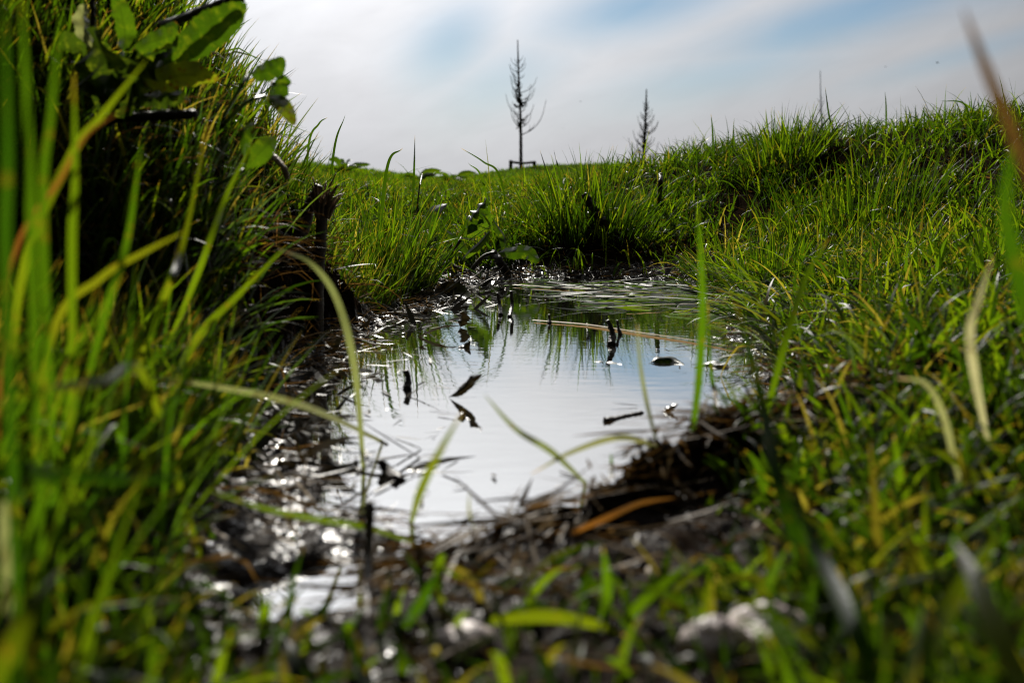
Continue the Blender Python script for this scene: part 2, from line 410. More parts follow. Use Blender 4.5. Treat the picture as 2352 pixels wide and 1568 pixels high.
# ------------------------------------------------------------------ ground and water
def spaced(lo, hi, step, ends, grow):
    core = list(np.arange(lo, hi, step)); up, s_ = [core[-1]], step
    while up[-1] < ends[1]: s_ *= grow; up.append(up[-1] + s_)
    dn, s_ = [core[0]], step
    while dn[-1] > ends[0]: s_ *= grow; dn.append(dn[-1] - s_)
    return np.array(dn[:0:-1] + core + up[1:])
gx = spaced(-.75, .85, .006, (-700, 700), 1.06); gy = spaced(.35, 3.2, .0075, (-8, 1500), 1.045)
GX, GY = np.meshgrid(gx, gy, indexing='ij')
GZ = H(GX.ravel(), GY.ravel())
g_o = grid_fast('ground', np.stack([GX.ravel(), GY.ravel(), GZ], -1), len(gx), len(gy), M_soil)
gx_, gy_ = GX.ravel(), GY.ravel()
s0_, s1_ = pond_s(gx_, gy_), sdf(gx_, gy_, POOL)
wet_ = np.clip(np.exp(-np.maximum(s0_, 0) / .09) * np.maximum(sm(-gx_, .03, .10), sm(gy_, 1.1, 1.5)) + np.exp(-np.maximum(s1_, 0) / .035), 0, 1)
wa = g_o.data.attributes.new('wet', 'FLOAT', 'POINT'); wa.data.foreach_set('value', wet_.astype(np.float32))
tag(g_o, 'dark wet mud and earth of the grassy hollow and the field beyond it', 'ground', kind='structure')

def water_sheet(name, x0, x1, y0, y1, label):
    o = mesh_obj(name, [(x0, y0, 0), (x1, y0, 0), (x1, y1, 0), (x0, y1, 0)], [(0, 1, 2, 3)], M_water, smooth=False, base=((x0 + x1) / 2, (y0 + y1) / 2, 0))
    return tag(o, label, 'water', kind='structure')
water_sheet('water', -.62, .72, .648, 3.05, 'still puddle mirroring the pale sky between grassy banks')
water_sheet('water', -.22, -.03, .50, .644, 'tiny bright pool in the mud in front of the earth lip')

# ------------------------------------------------------------------ grass (stuff)
def blades(name, roots, L, W, az_, lean, curve, rnd, mat, segs=5, twist=None, label=None, cat='grass', drop=0.004):
    N = len(roots); S = segs + 1
    if twist is None: twist = rng.uniform(-1.1, 1.1, N)
    tt = np.linspace(0, 1, S)
    kink = rng.random(N) < .10
    pos = np.zeros((N, S, 3)); pos[:, 0] = roots; pos[:, 0, 2] -= drop
    tang = np.zeros((N, S, 3))
    for i in range(S):
        phi = lean + curve * tt[i] ** 1.4 + np.where(kink & (tt[i] > .55), 1.1, 0)
        tang[:, i] = np.stack([np.sin(az_) * np.sin(phi), np.cos(az_) * np.sin(phi), np.cos(phi)], -1)
        if i: pos[:, i] = pos[:, i - 1] + (tang[:, i - 1] + tang[:, i]) * .5 * (L / segs)[:, None]
    side0 = np.stack([np.cos(az_), -np.sin(az_), np.zeros(N)], -1)
    V = np.zeros((N, S, 2, 3))
    for i in range(S):
        nrm = np.cross(side0, tang[:, i])
        tw = twist * (.6 + .6 * tt[i])
        sd_ = side0 * np.cos(tw)[:, None] + nrm * np.sin(tw)[:, None]
        wd = W * (.55 + .45 * min(1, tt[i] * 3)) * (1 - tt[i] ** 2.2) + .00012
        V[:, i, 0] = pos[:, i] - sd_ * (wd * .5)[:, None]
        V[:, i, 1] = pos[:, i] + sd_ * (wd * .5)[:, None]
    me = bpy.data.meshes.new(name)
    nv = N * S * 2
    me.vertices.add(nv); me.vertices.foreach_set('co', V.astype(np.float32).ravel())
    b = (np.arange(N) * S * 2)[:, None] + (np.arange(segs) * 2)[None]
    q = np.stack([b, b + 1, b + 3, b + 2], -1).reshape(-1, 4)
    me.loops.add(q.size); me.loops.foreach_set('vertex_index', q.ravel().astype(np.int32))
    me.polygons.add(len(q)); me.polygons.foreach_set('loop_start', (np.arange(len(q)) * 4).astype(np.int32))
    me.polygons.foreach_set('use_smooth', np.ones(len(q), bool))
    for k, v in (('rnd', np.repeat(rnd, S * 2)), ('t', np.tile(np.repeat(tt, 2), N))):
        a_ = me.attributes.new(k, 'FLOAT', 'POINT'); a_.data.foreach_set('value', v.astype(np.float32))
    me.materials.append(mat); me.update(calc_edges=True)
    o = bpy.data.objects.new(name, me); col.objects.link(o)
    return tag(o, label, cat, kind='stuff')

def pick(x, y, dens):
    k = rng.random(len(x)) < dens
    return x[k], y[k]
def roots_of(x, y): return np.stack([x, y, H(x, y)], -1)

# slope beyond and beside the pond
n = 85000
y = rng.uniform(1.0, 6.5, n); x = rng.uniform(-.32, .72, n) * y
s0 = pond_s(x, y)
dn = sm(s0, .02, .12) * (1 - sm(mound(x, y), .02, .10)) * (.12 + 1.2 * sm(fbm(x * 6, y * 6), .34, .62)) * np.where((x < 0) & (y < 1.9), 0, 1)
dn = dn * (1 - .85 * np.exp(-(((x - .17) / .12) ** 2 + ((y - 2.93) / .10) ** 2)))      # bare face of the hummock
flat = sm(x, -.23, -.18) * (1 - sm(x, .40, .5)) * sm(y, 2.15, 2.3) * (1 - sm(y, 2.88, 3.0))
dn = dn * (1 - .93 * flat)
x, y = pick(x, y, np.clip(dn, 0, 1)); N = len(x); s0 = pond_s(x, y)
cl = fbm(x * 5 + 9, y * 5 + 3); pt = fbm(x * 1.7 + 2, y * 1.7)
L = (.03 + .09 * cl + .06 * rng.random(N) ** 2) * (1 + .6 * (rng.random(N) < .04)) * (1 + .5 * ((x < .0) & (y > 2.2) & (y < 3.4)))
L *= (.5 + .5 * sm(s0, .02, .3))
az_ = rng.uniform(0, 2 * math.pi, N)
blades('bank_grass', roots_of(x, y), L, rng.uniform(.0028, .0075, N), az_, rng.uniform(.0, .7, N), rng.uniform(.1, 1.6, N) * (1 + .6 * np.exp(-s0 / .1)),
       np.clip(rng.beta(.9, 1.25, N) * .97 + (cl - .5) * .3 + (pt - .5) * .35, 0, 1), M_grass, label='dense green turf sloping up from the far and sunny side of the puddle')

# meadow far away
n = 90000
y = np.exp(rng.uniform(math.log(6.0), math.log(42), n)); x = rng.uniform(-.55, .7, n) * y
cl = fbm(x * .9, y * .9)
x, y = pick(x, y, .3 + cl); N = len(x)
blades('meadow_grass', roots_of(x, y), (.03 + .06 * rng.random(N)), rng.uniform(.005, .010, N) * (1 + y / 12), rng.uniform(0, 6.28, N),
       rng.uniform(0, .5, N), rng.uniform(.1, .9, N), rng.beta(2, 2.5, N), M_far, segs=3, label='short meadow grass running to the swell under the bare saplings')

# steep bank with overhanging top
n = 120000
x = rng.uniform(-1.7, -.20, n); y = rng.uniform(.60, 2.8, n)
mo = mound(x, y); s0 = pond_s(x, y)
dn = np.where(mo > .30, .42, .72) * sm(s0, .03, .12) * (.2 + 1.0 * fbm(x * 6, y * 6)) * (1 - .3 * sm(mo, .16, .22) * (1 - sm(mo, .27, .34)))
x, y = pick(x, y, np.clip(dn, 0, 1)); N = len(x); mo = mound(x, y)
top = mo > .30
L = np.where(top, .05 + .085 * rng.random(N), .05 + .085 * rng.random(N))
az_ = np.where(rng.random(N) < .55, math.pi / 2 + rng.normal(0, .8, N), rng.uniform(0, 6.28, N))     # leaning out over the hollow
blades('overhanging_grass', roots_of(x, y), L, np.where(top, rng.uniform(.003, .0065, N), rng.uniform(.0024, .005, N)), az_, rng.uniform(.1, .8, N), rng.uniform(.0, .6, N),
       np.where(rng.random(N) < .10, .97, rng.beta(.9, 1.25, N) * .97), M_grass, label='long grass crowning and hanging over the steep dark bank')

# dry thatch hanging down the bank
n = 6000
x = rng.uniform(-1.3, -.20, n); y = rng.uniform(.95, 2.5, n)
mo = mound(x, y)
x, y = pick(x, y, sm(mo, .02, .08) * (1 - sm(mo, .34, .42)) * (.3 + .9 * fbm(x * 8, y * 8))); N = len(x)
rt = roots_of(x, y); rt[:, 2] += .004
blades('hanging_thatch', rt, .04 + .09 * rng.random(N), rng.uniform(.001, .0024, N), math.pi * .62 + rng.normal(0, .8, N), rng.uniform(.5, 1.4, N), rng.uniform(.9, 2.0, N),
       rng.beta(1.0, 3.2, N), M_straw, segs=5, label='dry brown thatch hanging down the shaded face of the steep bank', cat='dead grass')

# close rough grass on the viewer's side
n = 44000
y = rng.uniform(.28, 1.25, n); x = rng.uniform(-.66, .80, n)
s0 = pond_s(x, y); s1 = sdf(x, y, POOL)
aa = x / y
lft, rgt = np.where(y < .62, .8 * sm(-aa, .22, .40), np.maximum(sm(-x, .15, .28), sm(-aa, .22, .36))), np.maximum(sm(x, .10, .30), sm(aa, .10, .30))
side = np.maximum(lft, rgt)
dn = (side * (.15 + .9 * sm(fbm(x * 9, y * 9), .3, .65)) + .28 * (y < .56)) * sm(s0, .02, .07) * (1 - .9 * np.exp(-((x - .07) / .13) ** 2 - ((y - .60 - .3 * np.maximum(x - .05, 0)) / .055) ** 2)) * (1 - .92 * np.exp(-((x - .09) / .055) ** 2 - ((y - .43) / .06) ** 2)) * sm(s1, .0, .04)
dn *= 1 - .85 * np.exp(-((x + .17) / .12) ** 2 - ((y - .85) / .28) ** 2)
x, y = pick(x, y, np.clip(dn, 0, 1)); N = len(x)
aa = x / y
lft, rgt = np.maximum(sm(-x, .18, .32), .55 * sm(-aa, .25, .4)), np.maximum(sm(x, .14, .40), .6 * sm(aa, .14, .36))
L = (.015 + .032 * rng.random(N)) + (lft * .11 + rgt * .085) * rng.random(N) ** 1.2
blades('rough_grass', roots_of(x, y), L, rng.uniform(.0025, .0062, N), rng.uniform(0, 6.28, N), rng.uniform(.1, .9, N), rng.uniform(.2, 1.6, N),
       np.where(rng.random(N) < .12, rng.uniform(.86, 1, N), rng.beta(.8, 1.2, N) * .9), M_grass, segs=6, label='rough grass growing in the mud around the near end of the puddle')

# tall grass close in front of the steep bank
n = 760
x = rng.uniform(-.44, -.10, n); y = rng.uniform(.29, .95, n)
k = (x / y > -.62) & (x / y < -.32 - .10 * (y < .55)); x, y = x[k], y[k]; N = len(x)
blades('tall_grass', roots_of(x, y), rng.uniform(.06, .18, N), rng.uniform(.0018, .0036, N), np.where(rng.random(N) < .8, math.pi / 2 + rng.normal(0, .6, N), rng.uniform(0, 6.28, N)),
       rng.uniform(.1, .75, N), rng.uniform(.1, .8, N), rng.beta(.9, 1.5, N) * .9, M_fresh, segs=9, twist=rng.uniform(-.8, .8, N), label='tall fresh blades standing close in front of the steep bank')

# blades arching over the water edge
n = 16000
y = rng.uniform(1.15, 3.0, n); x = rng.uniform(-.25, .75, n)
s0 = pond_s(x, y)
x, y = pick(x, y, sm(s0, .0, .03) * np.exp(-np.maximum(s0, 0) / .09) * sm(x, -.1, .15) * np.where((y > 2.6) & (x < .42), .12, .8)); N = len(x)
tc_ = np.arctan2(.15 - x, 1.9 - y) + rng.normal(0, .9, N)
blades('arching_grass', roots_of(x, y), rng.uniform(.05, .16, N), rng.uniform(.0025, .006, N), tc_, rng.uniform(.3, .9, N), rng.uniform(.8, 1.9, N),
       rng.beta(2, 1.7, N), M_grass, segs=8, label='matted blades arching down over the water edge')

# straw heaped along the earth lip
n = 1500
x = rng.uniform(-.07, .30, n); yl = .655 + 1.02 * np.clip(x + .035, 0, 1) - .22 * np.clip(x - .12, 0, 1)
y = yl - .035 + rng.normal(0, .022, n)
rt = roots_of(x, y); rt[:, 2] += rng.uniform(.0, .004, n)
blades('lip_straw', rt, rng.uniform(.015, .07, n), rng.uniform(.0012, .0035, n), math.pi / 4 + rng.normal(0, .5, n) + math.pi * (rng.random(n) < .5), rng.uniform(1.4, 1.65, n), rng.uniform(-.2, .3, n),
       rng.beta(.8, 4.0, n), M_straw, segs=5, label='brown straw and rootlets matted on the earth lip', cat='litter', drop=0)

# flattened dead grass and scraps
n = 60000
y = rng.uniform(.35, 3.6, n); x = rng.uniform(-.36, .55, n) * np.maximum(y, .55)
s0 = pond_s(x, y); s1 = sdf(x, y, POOL)
dn = np.where(s0 > .0, .25 + .6 * np.exp(-s0 / .12), 0) * sm(s1, -.01, .03) * (.3 + .7 * sm(y, .9, 1.6))
x, y = pick(x, y, dn * .5); N = len(x)
rt = roots_of(x, y); rt[:, 2] += rng.uniform(.002, .010, N)
blades('straw_litter', rt, rng.uniform(.012, .07, N), rng.uniform(.001, .0034, N), rng.uniform(0, 6.28, N), rng.uniform(1.25, 1.65, N), rng.uniform(-.3, .35, N),
       rng.beta(1.1, 2.6, N), M_straw, segs=4, label='flattened wet straw and leaf scraps trodden into the muddy shore', cat='litter', drop=0)

# scraps afloat along the edges of the pond
n = 9000
y = rng.uniform(.7, 2.8, n); x = rng.uniform(-.3, .52, n)
s0 = pond_s(x, y)
dn = np.where(s0 < .015, np.exp(s0 / .045), 0) * np.where(x < .0, 1, .3) + np.where((s0 < -.03) & (y > 2.2), .10, 0)
x, y = pick(x, y, np.clip(dn, 0, 1)); N = len(x)
rt = np.stack([x, y, np.full(N, .0015)], -1)
blades('floating_litter', rt, rng.uniform(.006, .040, N), rng.uniform(.0012, .0045, N), rng.uniform(0, 6.28, N), rng.uniform(1.40, 1.62, N), rng.uniform(-.12, .06, N),
       rng.beta(1.0, 3.0, N), M_deadleaf, segs=4, twist=rng.uniform(-.2, .2, N), label='dark scraps of leaf and straw afloat along the edges of the puddle', cat='litter', drop=0)

# larger dark scraps heaped at the margins
n = 3600
y = rng.uniform(.85, 2.9, n); x = rng.uniform(-.32, .44, n)
s0 = pond_s(x, y)
dn = np.exp(-(s0 / np.where(x < -.02, .065, .05)) ** 2) * np.where((x < -.06) | (y > 2.45), .8, 0)
x, y = pick(x, y, np.clip(dn, 0, 1)); N = len(x)
rt = roots_of(x, y); rt[:, 2] = np.maximum(rt[:, 2], -.002)
blades('margin_litter', rt, rng.uniform(.02, .08, N), rng.uniform(.003, .013, N), rng.uniform(0, 6.28, N), rng.uniform(.9, 1.5, N), rng.uniform(-.3, .9, N),
       rng.beta(.9, 3.0, N), M_deadleaf, segs=5, twist=rng.uniform(-.9, .9, N), label='black rotten stems and leaf scraps heaped along the margins of the puddle', cat='litter', drop=.002)

# mat of soaked reeds in the far sunny corner
n = 520
y = rng.uniform(1.95, 2.62, n); x = rng.uniform(.0, .46, n)
dn = sm(-pond_s(x, y), -.06, .0) * sm(x + (y - 2.0) * .35, .12, .34)
x, y = pick(x, y, dn * .55); N = len(x)
rt = np.stack([x, y, .001 + .004 * rng.random(N)], -1)
blades('reed_mat', rt, rng.uniform(.025, .11, N), rng.uniform(.005, .015, N), math.pi / 2 * np.where(rng.random(N) < .5, 1, -1) + rng.normal(0, .45, N), rng.uniform(1.45, 1.58, N), rng.uniform(-.15, .2, N),
       rng.beta(1.2, 1.6, N) * .9, M_grass, segs=6, twist=rng.uniform(-.6, .6, N), label='mat of soaked green and pale reeds afloat in the sunny far corner', cat='reeds', drop=0)

# ------------------------------------------------------------------ shapes for single things
def crom(P_, n):
    P_ = np.asarray(P_, float)
    if len(P_) == 2:
        return P_[0] + (P_[1] - P_[0]) * np.linspace(0, 1, n)[:, None]
    Q = np.vstack([2 * P_[0] - P_[1], P_, 2 * P_[-1] - P_[-2]])
    u = np.linspace(0, len(P_) - 1, n); out_ = []
    for v in u:
        i = min(int(v), len(P_) - 2); f = v - i
        a, b, c_, e = Q[i], Q[i + 1], Q[i + 2], Q[i + 3]
        out_.append(.5 * (2 * b + (c_ - a) * f + (2 * a - 5 * b + 4 * c_ - e) * f * f + (3 * b - a - 3 * c_ + e) * f ** 3))
    return np.array(out_)

def tangents(C_):
    T = np.gradient(C_, axis=0)
    return T / (np.linalg.norm(T, axis=1)[:, None] + 1e-12)

def ribbon(pts, width, n=26, nc=3, twist=(0, 0), fold=.15, wave=0., wn=5, prof='blade', rnd=.5, flip=1):
    """long thin leaf along pts, from root to tip; lies broadside to the viewer when twist is 0"""
    C_ = crom(pts, n); T = tangents(C_)
    V = []; A = {'t': [], 'rnd': [], 'u': []}
    for i in range(n):
        t_ = i / (n - 1)
        view = C_[i] - CAM; view /= np.linalg.norm(view)
        s_ = np.cross(T[i], view); s_ /= (np.linalg.norm(s_) + 1e-9)
        nr = np.cross(s_, T[i])
        a = twist[0] + (twist[1] - twist[0]) * t_
        sd_ = s_ * math.cos(a) + nr * math.sin(a); nn = np.cross(sd_, T[i]) * flip
        if prof == 'blade': wd = width * (.6 + .4 * min(1, t_ * 3)) * (1 - t_ ** 3) + .0003
        elif prof == 'leaf':
            q_ = min(1, max(0, (t_ - .07) / .93)); wd = max(.05, 1.02 * (q_ ** .55) * (1 - q_) ** .62 / .583) * width if t_ < .999 else .0005
        elif prof == 'straw': wd = width * (.8 + .2 * math.sin(7 * t_)) * (1 if t_ < .97 else .6)
        for j in range(nc):
            u = -1 + 2 * j / (nc - 1)
            off = fold * abs(u) * wd * .5 + (wave * abs(u) * wd * .5 * math.sin(wn * 6.28 * t_ + (2.1 if u > 0 else 0) + rnd * 9) if wave else 0)
            edge = 1 + ((.07 * math.sin(wn * 19 * t_ + u * 2) + .05 * math.sin(wn * 43 * t_ + u * 5 + rnd * 7)) if wave and abs(u) > .5 else 0)
            V.append(C_[i] + sd_ * u * wd * .5 * edge + nn * off)
            A['t'].append(t_); A['rnd'].append(rnd); A['u'].append(u)
    Fc = [(i * nc + j, i * nc + j + 1, (i + 1) * nc + j + 1, (i + 1) * nc + j) for i in range(n - 1) for j in range(nc - 1)]
    return np.array(V), Fc, A

def tube(pts, radii, n=14, ns=8, rough=0.0, cap=True, seed=0):
    C_ = crom(pts, n); T = tangents(C_)
    rr = np.interp(np.linspace(0, 1, n), np.linspace(0, 1, len(radii)), radii)
    q = np.random.default_rng(seed)
    ref = np.array([.3, .2, .93]); V = []
    for i in range(n):
        s_ = np.cross(T[i], ref); s_ /= np.linalg.norm(s_) + 1e-9; nn = np.cross(s_, T[i])
        for j in range(ns):
            a = 6.28318 * j / ns
            r_ = rr[i] * (1 + rough * (q.random() - .5) * 2)
            V.append(C_[i] + (s_ * math.cos(a) + nn * math.sin(a)) * r_)
    Fc = [(i * ns + j, i * ns + (j + 1) % ns, (i + 1) * ns + (j + 1) % ns, (i + 1) * ns + j) for i in range(n - 1) for j in range(ns)]
    if cap: Fc += [tuple(range(ns))[::-1], tuple((n - 1) * ns + j for j in range(ns))]
    return np.array(V), Fc

def join(parts):
    V, Fc, A = [], [], {}
    k = 0
    for p_ in parts:
        v, f = p_[0], p_[1]
        V.append(v); Fc += [tuple(i + k for i in q) for q in f]; k += len(v)
        if len(p_) > 2:
            for kk, vv in p_[2].items(): A.setdefault(kk, []).extend(vv)
    return np.vstack(V), Fc, A

def pts_of(seq):
    """pixel triples (x, y, distance); distance None means on the ground there, 0 means on the water"""
    o = []
    for (x_, y_, d_) in seq:
        o.append(hit(x_, y_, guess=.2) if d_ is None else (on_water(x_, y_) if d_ == 0 else at(x_, y_, d_)))
    return np.array(o)

# ------------------------------------------------------------------ saplings on the swell
def sapling(label, bx, by, dist, topy, lean, nb, spread, seed, trunk_r, y0=.25, y1=.8, clusters=16):
    q = random.Random(seed)
    b = ground(at(bx, by, dist)[0], dist); tp = at(bx + lean, topy, dist); h = tp[2] - b[2]
    root = empty('sapling', b); tag(root, label, 'tree', 'bare young trees on the skyline')
    ctr = [b + np.array([0, 0, -.05]), b * .62 + tp * .38 + np.array([.02, 0, 0]) * (1 if lean < 0 else -1), b * .25 + tp * .75, tp]
    C_ = crom(ctr, 40)
    V, Fc = tube(ctr, [trunk_r, trunk_r * .8, trunk_r * .6, trunk_r * .45, trunk_r * .25], 40, 7, .08, seed=seed)
    mesh_obj('trunk', V, Fc, M_bark, root, base=b)
    br, cl_ = [], []
    for k in range(nb):
        f = y0 + (y1 - y0) * ((k + q.random() * .6) / nb)
        p0 = C_[int(f * 39)]
        ang = k * 2.4 + q.uniform(-1.0, 1.0)
        ln = h * spread * (1 - .78 * (f - y0) / (y1 - y0)) * q.choice([.35, .55, .7, .85, 1.0, 1.2]) * q.uniform(.85, 1.1)
        ox, oy = math.cos(ang), math.sin(ang)
        out_ = np.array([ox, oy, 0])
        bz = q.uniform(.7, 1.2)
        p1 = p0 + out_ * ln * .5 + np.array([0, 0, ln * .22 * bz]); p2 = p0 + out_ * ln * .88 + np.array([0, 0, ln * .62 * bz]); p3 = p0 + out_ * ln * 1.08 + np.array([0, 0, ln * 1.25 * bz])
        r0 = trunk_r * .30 * (1 - .5 * f)
        br.append(tube([p0, p1, p2, p3], [r0, r0 * .75, r0 * .4], 9, 5, .1, seed=k))
        for m_ in range(q.randint(1, 3)):
            g = q.choice([p1, p2]) * .6 + p0 * .4
            e = g + np.array([ox * .3 + q.uniform(-.5, .5), oy * .3 + q.uniform(-.5, .5), q.uniform(.5, 1)]) * ln * .38
            br.append(tube([g, g * .5 + e * .5 + out_ * ln * .06, e], [r0 * .5, r0 * .3], 5, 4, .1, seed=k + 50))
        if f < y0 + (y1 - y0) * .62 and q.random() < clusters / nb: cl_.append(p0 * q.uniform(.15, .7) + p1 * .3 + p2 * 0 if False else p0 + (p1 - p0) * q.uniform(.1, 1.1))
    crown = mesh_obj('crown', *join(br)[:2], M_bark, root, base=b)
    for c_ in cl_:
        sc_ = []
        for m_ in range(7):
            o = np.array([q.gauss(0, 1), q.gauss(0, 1), q.gauss(0, 1.3)]) * h * .008
            a = np.array([q.gauss(0, 1), q.gauss(0, 1), q.gauss(0, 1)]); a /= np.linalg.norm(a)
            sc_.append(ribbon([c_ + o - a * h * .012, c_ + o + np.array([0, 0, .004]), c_ + o + a * h * .014], h * .024, 6, 3, (q.random() * 2, q.random() * 3), .4, prof='leaf'))
        o_ = mesh_obj('leaf_cluster', *join(sc_)[:2], M_seed, None, base=c_)
        o_.parent = crown; o_.location = c_ - b
    return root
sapling('tallest bare sapling rising beside the wooden stake frame', 1197, 383, 32, 92, -8, 44, .165, 5, .052, clusters=22)
sapling('shorter bare sapling standing alone behind the grassy crest', 1479, 392, 46, 205, 6, 60, .17, 9, .085, y0=.15, clusters=26)
sapling('faint thin sapling top poking above the sunny grass ridge', 1893, 330, 60, 162, -9, 26, .15, 13, .05, y0=.3, y1=.72, clusters=4)

def box(lo, hi):
    lo, hi = np.array(lo), np.array(hi)
    V = np.array([[x_, y_, z_] for x_ in (lo[0], hi[0]) for y_ in (lo[1], hi[1]) for z_ in (lo[2], hi[2])])
    return V, [(0, 1, 3, 2), (4, 6, 7, 5), (0, 4, 5, 1), (2, 3, 7, 6), (0, 2, 6, 4), (1, 5, 7, 3)]
pa, pb = at(1173, 392, 31.6), at(1227, 380, 31.6)
fr_ = empty('tree_stake', ground(pa[0], 31.6)); tag(fr_, 'low wooden stake frame with a crossbar around the tallest sapling', 'tree stake')
za = at(1173, 368, 31.6)[2]; zb = at(1227, 370, 31.6)[2]
for px_, zt in ((pa[0], za), (pb[0], zb)):
    gz = ground(px_, 31.6)
    V, Fc = tube([gz - np.array([0, 0, .1]), np.array([px_, 31.6, zt])], [.055, .05], 6, 8, .08, seed=3)
    mesh_obj('post', V, Fc, M_post, fr_, base=gz)
V, Fc = tube([np.array([pa[0] - .03, 31.53, za - .04]), np.array([(pa[0] + pb[0]) / 2, 31.53, za - .085]), np.array([pb[0] + .03, 31.53, zb - .03])], [.035, .035], 8, 6, .08, seed=4)
mesh_obj('rail', V, Fc, M_post, fr_, base=(pa[0], 31.53, za))

# birds far off
def bird(label, x_, y_, dist, span, roll):
    c_ = at(x_, y_, dist)
    V, Fc = tube([c_ + np.array([-.22 * span, 0, 0]), c_ + np.array([-.08 * span, 0, .01 * span]), c_ + np.array([.10 * span, 0, .015 * span]), c_ + np.array([.26 * span, 0, 0])],
                 [.01 * span, .07 * span, .075 * span, .045 * span, .01 * span], 10, 8)
    root = mesh_obj('bird', V, Fc, M_bird, base=c_); tag(root, label, 'bird', 'birds in the sky')
    for s_ in (-1, 1):
        pts = [c_, c_ + np.array([.03 * span, s_ * .2 * span, .14 * span]), c_ + np.array([-.10 * span, s_ * .5 * span, (.10 + roll * s_) * span])]
        v, f, a = ribbon(pts, .17 * span, 8, 3, (.8, 1.1), .1, prof='leaf')
        mesh_obj('wing', v, f, M_bird, root, base=c_)
bird('largest dark bird with raised wings high over the sunny ridge', 2153, 145, 60, .32, .05)
bird('small dark bird flying between the largest bird and the thin sapling', 2034, 154, 75, .22, .0)
bird('small dark bird flying above the gap between the two clear saplings', 1333, 234, 75, .22, .0)
bird('tiniest bird speck low beside the tallest sapling', 1293, 296, 90, .16, .0)

# ------------------------------------------------------------------ tussocks and tall clumps
def tussock(label, x_, y_, dist, n_, rad, L0, L1, spread, wd=(.003, .0065), rn=(.9, 1.35), mat=None, up=.05):
    c_ = at(x_, y_, dist) if dist else hit(x_, y_)
    r_ = rad * np.sqrt(rng.random(n_)); a = rng.uniform(0, 6.28, n_)
    rt = roots_of(c_[0] + r_ * np.sin(a), c_[1] + r_ * np.cos(a))
    o = blades('grass_tussock', rt, L0 + (L1 - L0) * rng.random(n_) ** 1.8, rng.uniform(*wd, n_), a + rng.normal(0, .5, n_), up + spread * (r_ / rad) * rng.random(n_), rng.uniform(.05, .7, n_),
               rng.beta(*rn, n_), mat or M_grass, segs=6)
    del o['kind']; o['kind'] = 'thing'
    tag(o, label, 'grass tussock', 'tussocks of tall grass')
    # origin at the base of the clump
    g = ground(c_[0], c_[1]); me = o.data
    co = np.empty(len(me.vertices) * 3, np.float32); me.vertices.foreach_get('co', co)
    me.vertices.foreach_set('co', (co.reshape(-1, 3) - g.astype(np.float32)).ravel()); o.location = g
    return o
tussock('tall tussock crowning the dark bare hummock behind the puddle', 1345, 440, 3.15, 800, .20, .05, .22, 1.0, rn=(.8, 1.7))
tussock('spiky dark tussock on the skyline of the sunny ridge', 1800, 318, 3.75, 550, .15, .05, .20, 1.0)
tussock('dense upright clump of grass between the broken stalk and the far end of the puddle', 835, 560, 2.35, 900, .14, .07, .25, .6, wd=(.003, .006), rn=(.8, 1.6))
tussock('lush clump of broad blades half way up the sunny slope', 1960, 520, None, 700, .24, .06, .20, .6)
tussock('bushy clump of blades spilling down to the water by the floating reeds', 1770, 660, None, 500, .15, .07, .17, 1.2)

def weed(label, x_, y_, dist, n_, size, seed):
    q = random.Random(seed); c_ = ground(at(x_, y_, dist)[0], dist); ps = []
    for k in range(n_):
        a = k * 2.4; o = np.array([math.cos(a), math.sin(a) * .7, 0]); l_ = size * q.uniform(.6, 1.1); up = q.uniform(.3, 1.0)
        ps.append(ribbon([c_, c_ + o * l_ * .4 + np.array([0, 0, l_ * up * .5]), c_ + o * l_ + np.array([0, 0, l_ * up * .55])], l_ * .30, 10, 5, (q.uniform(.2, 1.2), q.uniform(.2, 1.2)), .25, .2, 3, 'leaf', q.random()))
    v, f, a = join(ps)
    return tag(mesh_obj('weed', v, f, M_leaf, base=c_, attrs=a), label, 'weed', 'broad leaved weeds on the skyline')
weed('broad leaved weed lying pale in the dip of the skyline', 1040, 408, 13.0, 12, .26, 1)
weed('broad leaved weed just uphill from the dip of the skyline', 960, 400, 13.5, 10, .26, 2)
weed('dark broad leaved weed on the skyline behind the steep bank', 790, 382, 12.5, 14, .28, 3)
weed('low round leaved weed on the sunny ridge below the faint sapling', 1880, 285, 3.7, 14, .05, 4)

# ------------------------------------------------------------------ dock plants on the steep bank
def leaf_part(name, parent, pts, width, twist, fold, wave, rnd, mat, label=None, wn=4):
    P3 = pts_of(pts)
    v, f, a = ribbon(P3, width, 30, 7, twist, fold, wave, wn, 'leaf', rnd)
    o = mesh_obj(name, v, f, mat, parent, base=P3[0], attrs=a)
    if label: o['label'] = label
    return o
D = 1.10
dp = empty('dock_plant', ground(*at(320, 190, D + .28)[:2])); tag(dp, 'large dock plant with huge backlit leaves on top of the steep bank', 'plant')
leaf_part('leaf', dp, [(372, 142, D), (440, 100, D - .01), (505, 58, D - .02), (566, 8, D - .02)], .044, (.25, -.3), .3, .22, .35, M_leaf)
leaf_part('leaf', dp, [(280, 120, D), (287, 80, D + .01), (278, 30, D), (262, -20, D)], .026, (.5, .2), .3, .2, .6, M_leaf)
leaf_part('leaf', dp, [(330, 150, D), (282, 170, D - .02), (245, 140, D - .04), (215, 90, D - .02)], .085, (.2, 1.0), -.55, .3, .0, M_float, 'dark curled leaf with a grey shining edge')
leaf_part('leaf', dp, [(310, 190, D), (370, 185, D - .03), (430, 172, D - .05), (503, 182, D - .05)], .032, (.1, -.4), .3, .4, .5, M_spot, 'yellow green leaf with brown spots', 3)
leaf_part('leaf', dp, [(300, 125, D), (345, 98, D), (385, 85, D), (412, 75, D)], .026, (.5, .1), .3, .25, .6, M_leaf)
leaf_part('leaf', dp, [(225, 120, D), (200, 80, D), (190, 40, D), (200, 8, D)], .024, (-.5, -.9), .3, .2, .3, M_pale, 'leaf with a pale grey sheen painted in')  # pale blade colour stands in for the grey sheen on this leaf
